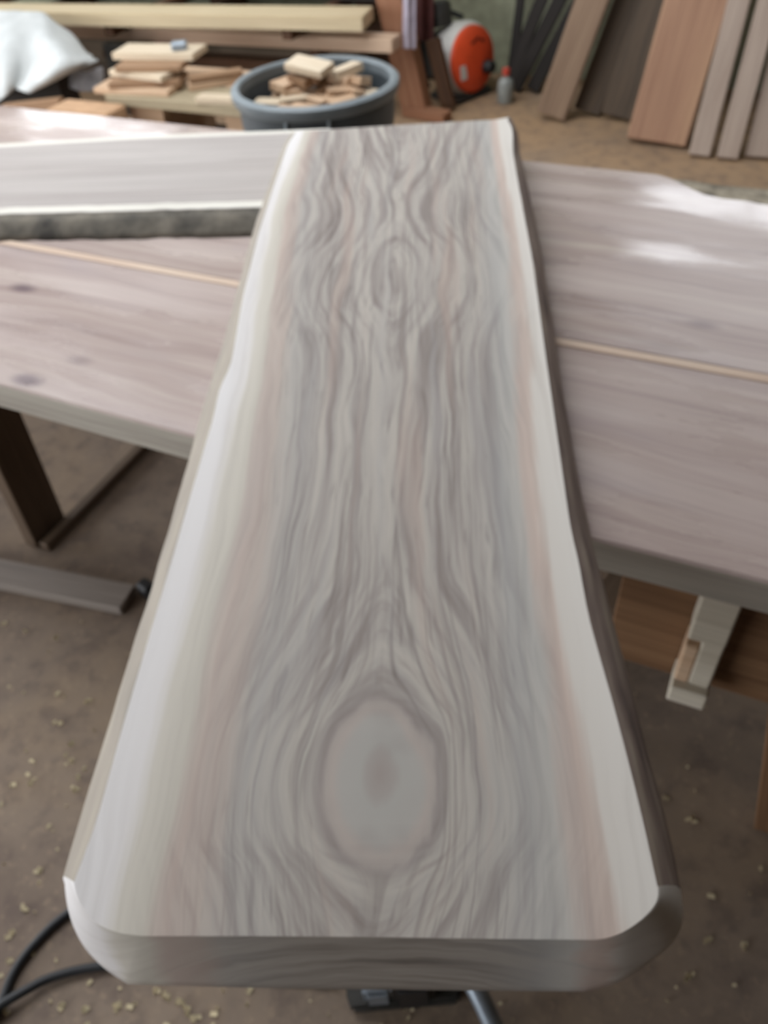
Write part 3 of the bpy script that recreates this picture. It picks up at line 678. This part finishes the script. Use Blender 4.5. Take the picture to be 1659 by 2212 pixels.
# tarp over a crate
def grid_surface(name, ctrl, mat, parent=None, sub=5, thick=.004, seed=0, amp=.012):
    nr, nc = len(ctrl), len(ctrl[0])
    def cr(p0, p1, p2, p3, t): return .5*((2*p1)+(p2-p0)*t+(2*p0-5*p1+4*p2-p3)*t*t+(3*p1-p0-3*p2+p3)*t**3)
    def spl(P, k):
        out = []
        for i in range(len(P)-1):
            for j in range(k): out.append(cr(P[max(i-1, 0)], P[i], P[i+1], P[min(i+2, len(P)-1)], j/k))
        return out+[P[-1]]
    rows = [spl(r, sub) for r in ctrl]; cols = [spl([r[j] for r in rows], sub) for j in range(len(rows[0]))]
    V = []; nn = len(cols[0])
    for c in cols:
        for p in c:
            V.append(p+Vector((0, 0, 1))*amp*mnoise.noise(p*9+Vector((seed, 0, 0)))+Vector((0, 1, 0))*amp*mnoise.noise(p*11+Vector((0, seed, 4))))
    Fc = [(i*nn+j, i*nn+j+1, (i+1)*nn+j+1, (i+1)*nn+j) for i in range(len(cols)-1) for j in range(nn-1)]
    o = py_obj(name, V, Fc, mat, parent, None, True); md = o.modifiers.new('thickness', 'SOLIDIFY'); md.thickness = thick; return o
ty = at(60, 205, .33).y
def tp_(px, py, dy): return aty(px, py, ty+dy)
TPX = [[(-190, 45), (-60, 25), (20, 24), (75, 26), (110, 42), (150, 72)],
       [(-190, 70), (-60, 48), (15, 50), (80, 46), (128, 74), (175, 100)],
       [(-190, 120), (-60, 100), (12, 105), (72, 92), (140, 112), (195, 120)],
       [(-190, 180), (-50, 165), (8, 160), (60, 140), (128, 150), (206, 129)],
       [(-190, 234), (-40, 228), (8, 212), (36, 186), (64, 200), (208, 133)]]
DPT = [[.46, .46, .44, .44, .44, .44], [.38, .38, .33, .38, .33, .40], [.2, .2, .12, .22, .1, .34], [.07, .08, .0, .12, .0, .24], [.0, .0, -.04, .04, -.03, .2]]
ctrl = [[tp_(p_[0], p_[1], d_) for p_, d_ in zip(a_, b_)] for a_, b_ in zip(TPX, DPT)]
tarp = grid_surface('canvas_tarp', ctrl, M['cloth'], amp=.018); tag(tarp, 'white canvas tarp draped over a crate at the far left', 'tarp')
tq = [aty(-190, 225, ty), aty(140, 160, ty+.09)]
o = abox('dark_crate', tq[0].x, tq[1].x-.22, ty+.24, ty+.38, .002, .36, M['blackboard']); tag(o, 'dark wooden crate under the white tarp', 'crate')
ctrl = [[aty(150+i*18, 158-abs(i-2)*6+j*14, ty+.33-j*.02-(.05 if 0 < i < 4 else 0)) for i in range(5)] for j in range(4)]
o = grid_surface('plastic_bundle', ctrl, M['plastic'], amp=.02, seed=4); tag(o, 'crumpled grey plastic bundle below the tarp edge', 'plastic')
o = beam('timber_scrap', aty(10, 236, ty-.06), aty(135, 222, ty-.02), .05, .05, (0, 0, 1), M['scrap'][2]); tag(o, 'brown timber lying below the white tarp', 'timber')

# lumber rack: post, two long boards and what hides in its shade
zt = .55
e1a, e1b = at(806, 14, zt), at(800, 40, zt)
rk = root('lumber_rack', (-2.1, 4.5, 0), 'brown wooden lumber rack with a slanting post beside the orange machine', 'rack')
pb0, pb1 = at(868, 250, 0), at(937, 246, 0)
pm = (pb0+pb1)/2
pt = aty(847, 0, pm.y); dv = pt-Vector((pm.x, pm.y, 0)); 
beam('post', (pm.x, pm.y, .018), Vector((pm.x, pm.y, .018))+dv*3.2, .15, .10, (0, -1, 0), M['post'], rk)
q = Vector((pm.x+.055, pm.y, .0))
beam('brace', q+Vector((.10, .10, .014)), q+Vector((.0, .12, .36)), .08, .04, (0, -1, 0), M['darkwood'], rk)
beam('brace', q+Vector((-.02, -.02, .03))+Vector((-.1, 0, 0)), q+Vector((.16, -.08, .03)), .09, .05, (0, 0, 1), M['post'], rk)
def rackboard(bl, br2, fl_, fr_, ztop, T, mat, label):
    P = [at(*q, ztop) for q in (fl_, fr_, br2, bl)]
    d1 = (P[1]-P[0]).normalized(); 
    P[0] = P[1]-d1*3.6; d2 = (P[2]-P[3]).normalized(); P[3] = P[2]-d2*3.6
    a_ = math.atan2(d1.y, d1.x); Mr = rotz(P[1], a_); Mi = Mr.inverted()
    o = prism('long_board', [((Mi @ q).x, (Mi @ q).y) for q in P], -T, 0, mat, None, Mr, .004); tag(o, label, 'board', 'long boards on the lumber rack')
    return P
RA = rackboard((0, 6), (806, 13), (0, 26), (782, 38), .56, .065, M['yellow'], 'long yellowish board on the rack, the farther and higher of the two')
RB = rackboard((130, 36), (866, 72), (150, 56), (846, 86), .44, .065, M['rosy'], 'long rosy board on the rack, the nearer and lower of the two')
def edge_y(P, x): t = (x-P[0].x)/(P[1].x-P[0].x); return P[0].y+(P[1].y-P[0].y)*t
for xx in (-4.9, -3.6, -2.5):
    abox('arm', xx-.03, xx+.03, edge_y(RA, xx)+.02, 5.2, .56-.065-.052, .56-.067, M['darkwood'], rk)
    abox('arm', xx+.06, xx+.12, edge_y(RB, xx)+.02, 5.2, .44-.065-.052, .44-.067, M['darkwood'], rk)
    abox('upright', xx-.10, xx+.14, 5.2, 5.29, .002, 1.9, M['darkwood'], rk)
ra = (4.3, 4.6)
# clutter on the floor under the rack
o = abox('dark_board_stack', -6.0, -2.5, ra[0]+.16, 5.1, .002, .16, M['weathered']); tag(o, 'dark weathered boards lying on the floor under the rack', 'boards')
for i in range(3):
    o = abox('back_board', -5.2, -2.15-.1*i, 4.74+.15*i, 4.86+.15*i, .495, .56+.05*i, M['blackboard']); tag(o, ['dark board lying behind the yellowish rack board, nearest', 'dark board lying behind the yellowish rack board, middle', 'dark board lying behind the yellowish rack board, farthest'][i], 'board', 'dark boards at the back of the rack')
pq = at(275, 96, .39); o = abox('dark_case', pq.x-.17, pq.x+.12, pq.y-.02, pq.y+.05, .002, .39, M['machine']); tag(o, 'dark grey tool case behind the bench scrap pile', 'case')
pq = at(345, 97, .39); o = abox('pink_tin', pq.x-.06, pq.x+.09, pq.y-.02, pq.y+.05, .002, .39, M['pink']); tag(o, 'dull pink tin beside the dark case behind the scrap pile', 'tin')
pq = at(520, 130, .30); o = abox('brown_plank', pq.x-1.0, pq.x+.35, pq.y, pq.y+.12, .255, .30, M['darkwood']); tag(o, 'dark brown plank on edge between the bin and the rack', 'plank')
o2 = [abox('plank_support', pq.x+k-.04, pq.x+k+.04, pq.y+.01, pq.y+.11, .002, .2545, M['darkwood']) for k in (-.8, .25)]
tag(o2[0], 'dark wooden block propping the brown plank, left', 'block', 'plank supports'); tag(o2[1], 'dark wooden block propping the brown plank, behind the bin', 'block', 'plank supports')
# cloths hanging beside the post
cp = lambda px, py, dy: aty(px, py, pm.y+dy)
ctrl = [[cp(872+i*9, -30+j*34, -.09-(.03 if i == 1 else 0)) for i in range(4)] for j in range(5)]
o = grid_surface('hanging_rag', ctrl, M['lilac'], amp=.012, seed=9); tag(o, 'pale lilac rag hanging on the rack post', 'rag')
ctrl = [[cp(898+i*13, -40+j*32, .27-(.03 if i % 2 else 0)) for i in range(4)] for j in range(5)]
o = grid_surface('hanging_cloth', ctrl, M['darkred'], amp=.012, seed=12); tag(o, 'dark red cloth hanging behind the lilac rag', 'cloth')

# ---------------------------------------------------------------- orange blower
oc = aty(1018, 128, 4.85); orr = (aty(1018, 50, 4.85).z - aty(1018, 196, 4.85).z)/2
bw = root('blower', (oc.x, oc.y, 0), 'round orange and white motor blower standing on the floor behind the slab', 'machine')
ax = (CO-oc); ax.z = 0; ax.normalize(); aa = math.radians(47)
ax = Vector((ax.x*math.cos(aa)-ax.y*math.sin(aa), ax.x*math.sin(aa)+ax.y*math.cos(aa), 0))
ax = (ax+Vector((0, 0, .12))).normalized()
zz = ax; xx = Vector((0, 0, 1)).cross(zz).normalized(); yy = zz.cross(xx)
OM = Matrix(((xx.x, yy.x, zz.x, oc.x), (xx.y, yy.y, zz.y, oc.y), (xx.z, yy.z, zz.z, oc.z), (0, 0, 0, 1)))
lathe('fan_housing', [(orr*.9, -.15), (orr*1.06, -.13), (orr*1.10, -.03), (orr*1.0, .0)], M['white'], bw, OM)
cover = lathe('front_cover', [(orr*.98, .0), (orr*.97, .02), (orr*.86, .035), (orr*.30, .045), (.01, .046)], M['orange'], bw, OM)
OK_ = OM @ Matrix.Translation((orr*.42, -orr*.30, .04))
lathe('knob', [(.035, 0), (.033, .05), (.026, .058), (.005, .058)], M['black'], cover, OK_, 20)
for (u, v, L, W, r_) in ((.0, orr*.55, .07, .016, .3), (.055, orr*.50, .03, .016, -.5), (-.05, orr*.12, .05, .02, .9), (-.03, orr*.2, .03, .012, .2)):
    box('printed_mark', L, W, .002, OM @ Matrix.Translation((u, v, .0415)) @ Matrix.Rotation(r_, 4, 'Z'), M['mark'], cover, 0)
box('label_plate', .05, .075, .002, OM @ Matrix.Translation((-orr*.62, -orr*.25, .040)), M['white'], cover, 0)
box('engine', .20, .24, .16, OM @ Matrix.Translation((-.02, .02, -.235)), M['machine'], bw, .03)
lathe('air_intake', [(.07, 0), (.07, .10), (.055, .12), (.01, .12)], M['machine'], bw, OM @ Matrix.Translation((-.08, orr*1.05, -.15)) @ Matrix.Rotation(-math.pi/2, 4, 'X'), 20)
fx = Matrix.Translation((oc.x, oc.y, 0))
hd = [OM @ Vector(p) for p in ((-.13, -orr*.75, -.24), (-.15, 0, -.27), (-.13, orr*1.1, -.25), (0, orr*1.35, -.2), (.08, orr*1.1, -.12))]
tube('carry_frame', hd, .014, M['black'], bw)
p = OM @ Vector((0, -orr, -.08))
prism('base', [(-.16, -.11), (.14, -.11), (.16, .0), (.14, .13), (-.16, .13), (-.18, 0)], .003, max(.03, p.z-.005), M['machine'], bw, rotz((p.x, p.y, 0), math.atan2(xx.y, xx.x)), .01)
p = aty(1093, 168, 4.8)
jg = root('small_jug', (p.x, p.y, 0), 'small translucent grey jug with red cap right of the orange blower', 'jug')
jb = lathe('bottle', [(.042, .003), (.046, .012), (.046, .10), (.038, .125), (.018, .14), (.018, .155)], M['jug'], jg, Matrix.Translation((p.x, p.y, 0)), 20)
lathe('cap', [(.022, .15), (.022, .18), (.016, .185), (.004, .185)], M['red'], jb, Matrix.Translation((p.x, p.y, 0)), 20)

# ---------------------------------------------------------------- boards leaning on the back wall
def lean_board(lp, rp, tl, tr_, fy, lean, length, T, mat, label, name='leaning_board'):
    # foot line parallel to the wall at distance fy; the pixels give where it stands and how far it tips sideways
    a, b = at(*lp, 0), at(*rp, 0); a = Vector((a.x, fy, 0)); b = Vector((b.x-.006, fy, 0)); ph = math.radians(lean)
    nm = Vector((0, math.cos(ph), -math.sin(ph)))
    c_ = onplane(*tl, a, nm); d_ = onplane(*tr_, a, nm)
    e = ((c_-a).normalized()+(d_-b).normalized()).normalized()
    L = min(length, (R['y1']-.05-fy)/max(e.y, 1e-3))
    Mx = frame((a+b)/2+e*L/2+nm*T/2, e, -nm)
    wd = b.x-a.x
    low = min((Mx @ Vector((i*L/2, j*wd/2, k*T/2))).z for i in (-1, 1) for j in (-1, 1) for k in (-1, 1))
    o = box(name, L, wd, T, Matrix.Translation((0, 0, .002-low)) @ Mx, mat, None, .004)
    tag(o, label, 'board', 'boards leaning on the back wall'); return o
lean_board((1486, 340), (1533, 348), (1571, 0), (1623, 0), 4.25, 27, 2.1, .03, M['pinkish'], 'narrow pale leaning board right of the wide orange one')
lean_board((1547, 345), (1595, 350), (1634, 0), (1690, 0), 4.25, 27, 2.1, .03, M['pinkish'], 'second narrow pale leaning board, past a dark gap')
lean_board((1605, 352), (1700, 360), (1690, 0), (1790, 0), 4.30, 27, 2.1, .03, M['pinkish'], 'wide pale leaning board at the right edge')
lean_board((1351, 312), (1482, 325), (1439, 0), (1573, 0), 4.345, 27, 1.65, .035, M['cedar'], 'wide orange-brown leaning board with pinkish streaks, left of the narrow pale ones')
lean_board((1238, 248), (1292, 262), (1330, 0), (1392, 0), 4.68, 20, 2.1, .03, M['weathered'], 'dark weathered leaning board, left one of the recessed pair')
lean_board((1293, 264), (1368, 282), (1393, 0), (1452, 0), 4.64, 20, 2.1, .03, M['weathered'], 'dark weathered leaning board tucked behind the orange one')
lean_board((1172, 240), (1228, 258), (1238, 0), (1327, 0), 4.56, 16, 2.2, .035, M['tan'], 'tan leaning board with streaked grain, leftmost by the blower')
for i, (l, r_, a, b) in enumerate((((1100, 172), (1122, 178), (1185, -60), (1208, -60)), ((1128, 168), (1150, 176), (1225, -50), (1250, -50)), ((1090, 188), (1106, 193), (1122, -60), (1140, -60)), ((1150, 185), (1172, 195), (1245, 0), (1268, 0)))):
    lean_board(l, r_, a, b, (5.02, 4.96, 5.08, 4.97)[i], 10, (1.3, 1.3, 1.3, .8)[i], .03, M['blackboard'], ['dark strip leaning behind the small jug', 'dark strip leaning, second from the tan board', 'dark strip leaning nearest the pale wall patch', 'dark strip leaning against the tan board'][i])
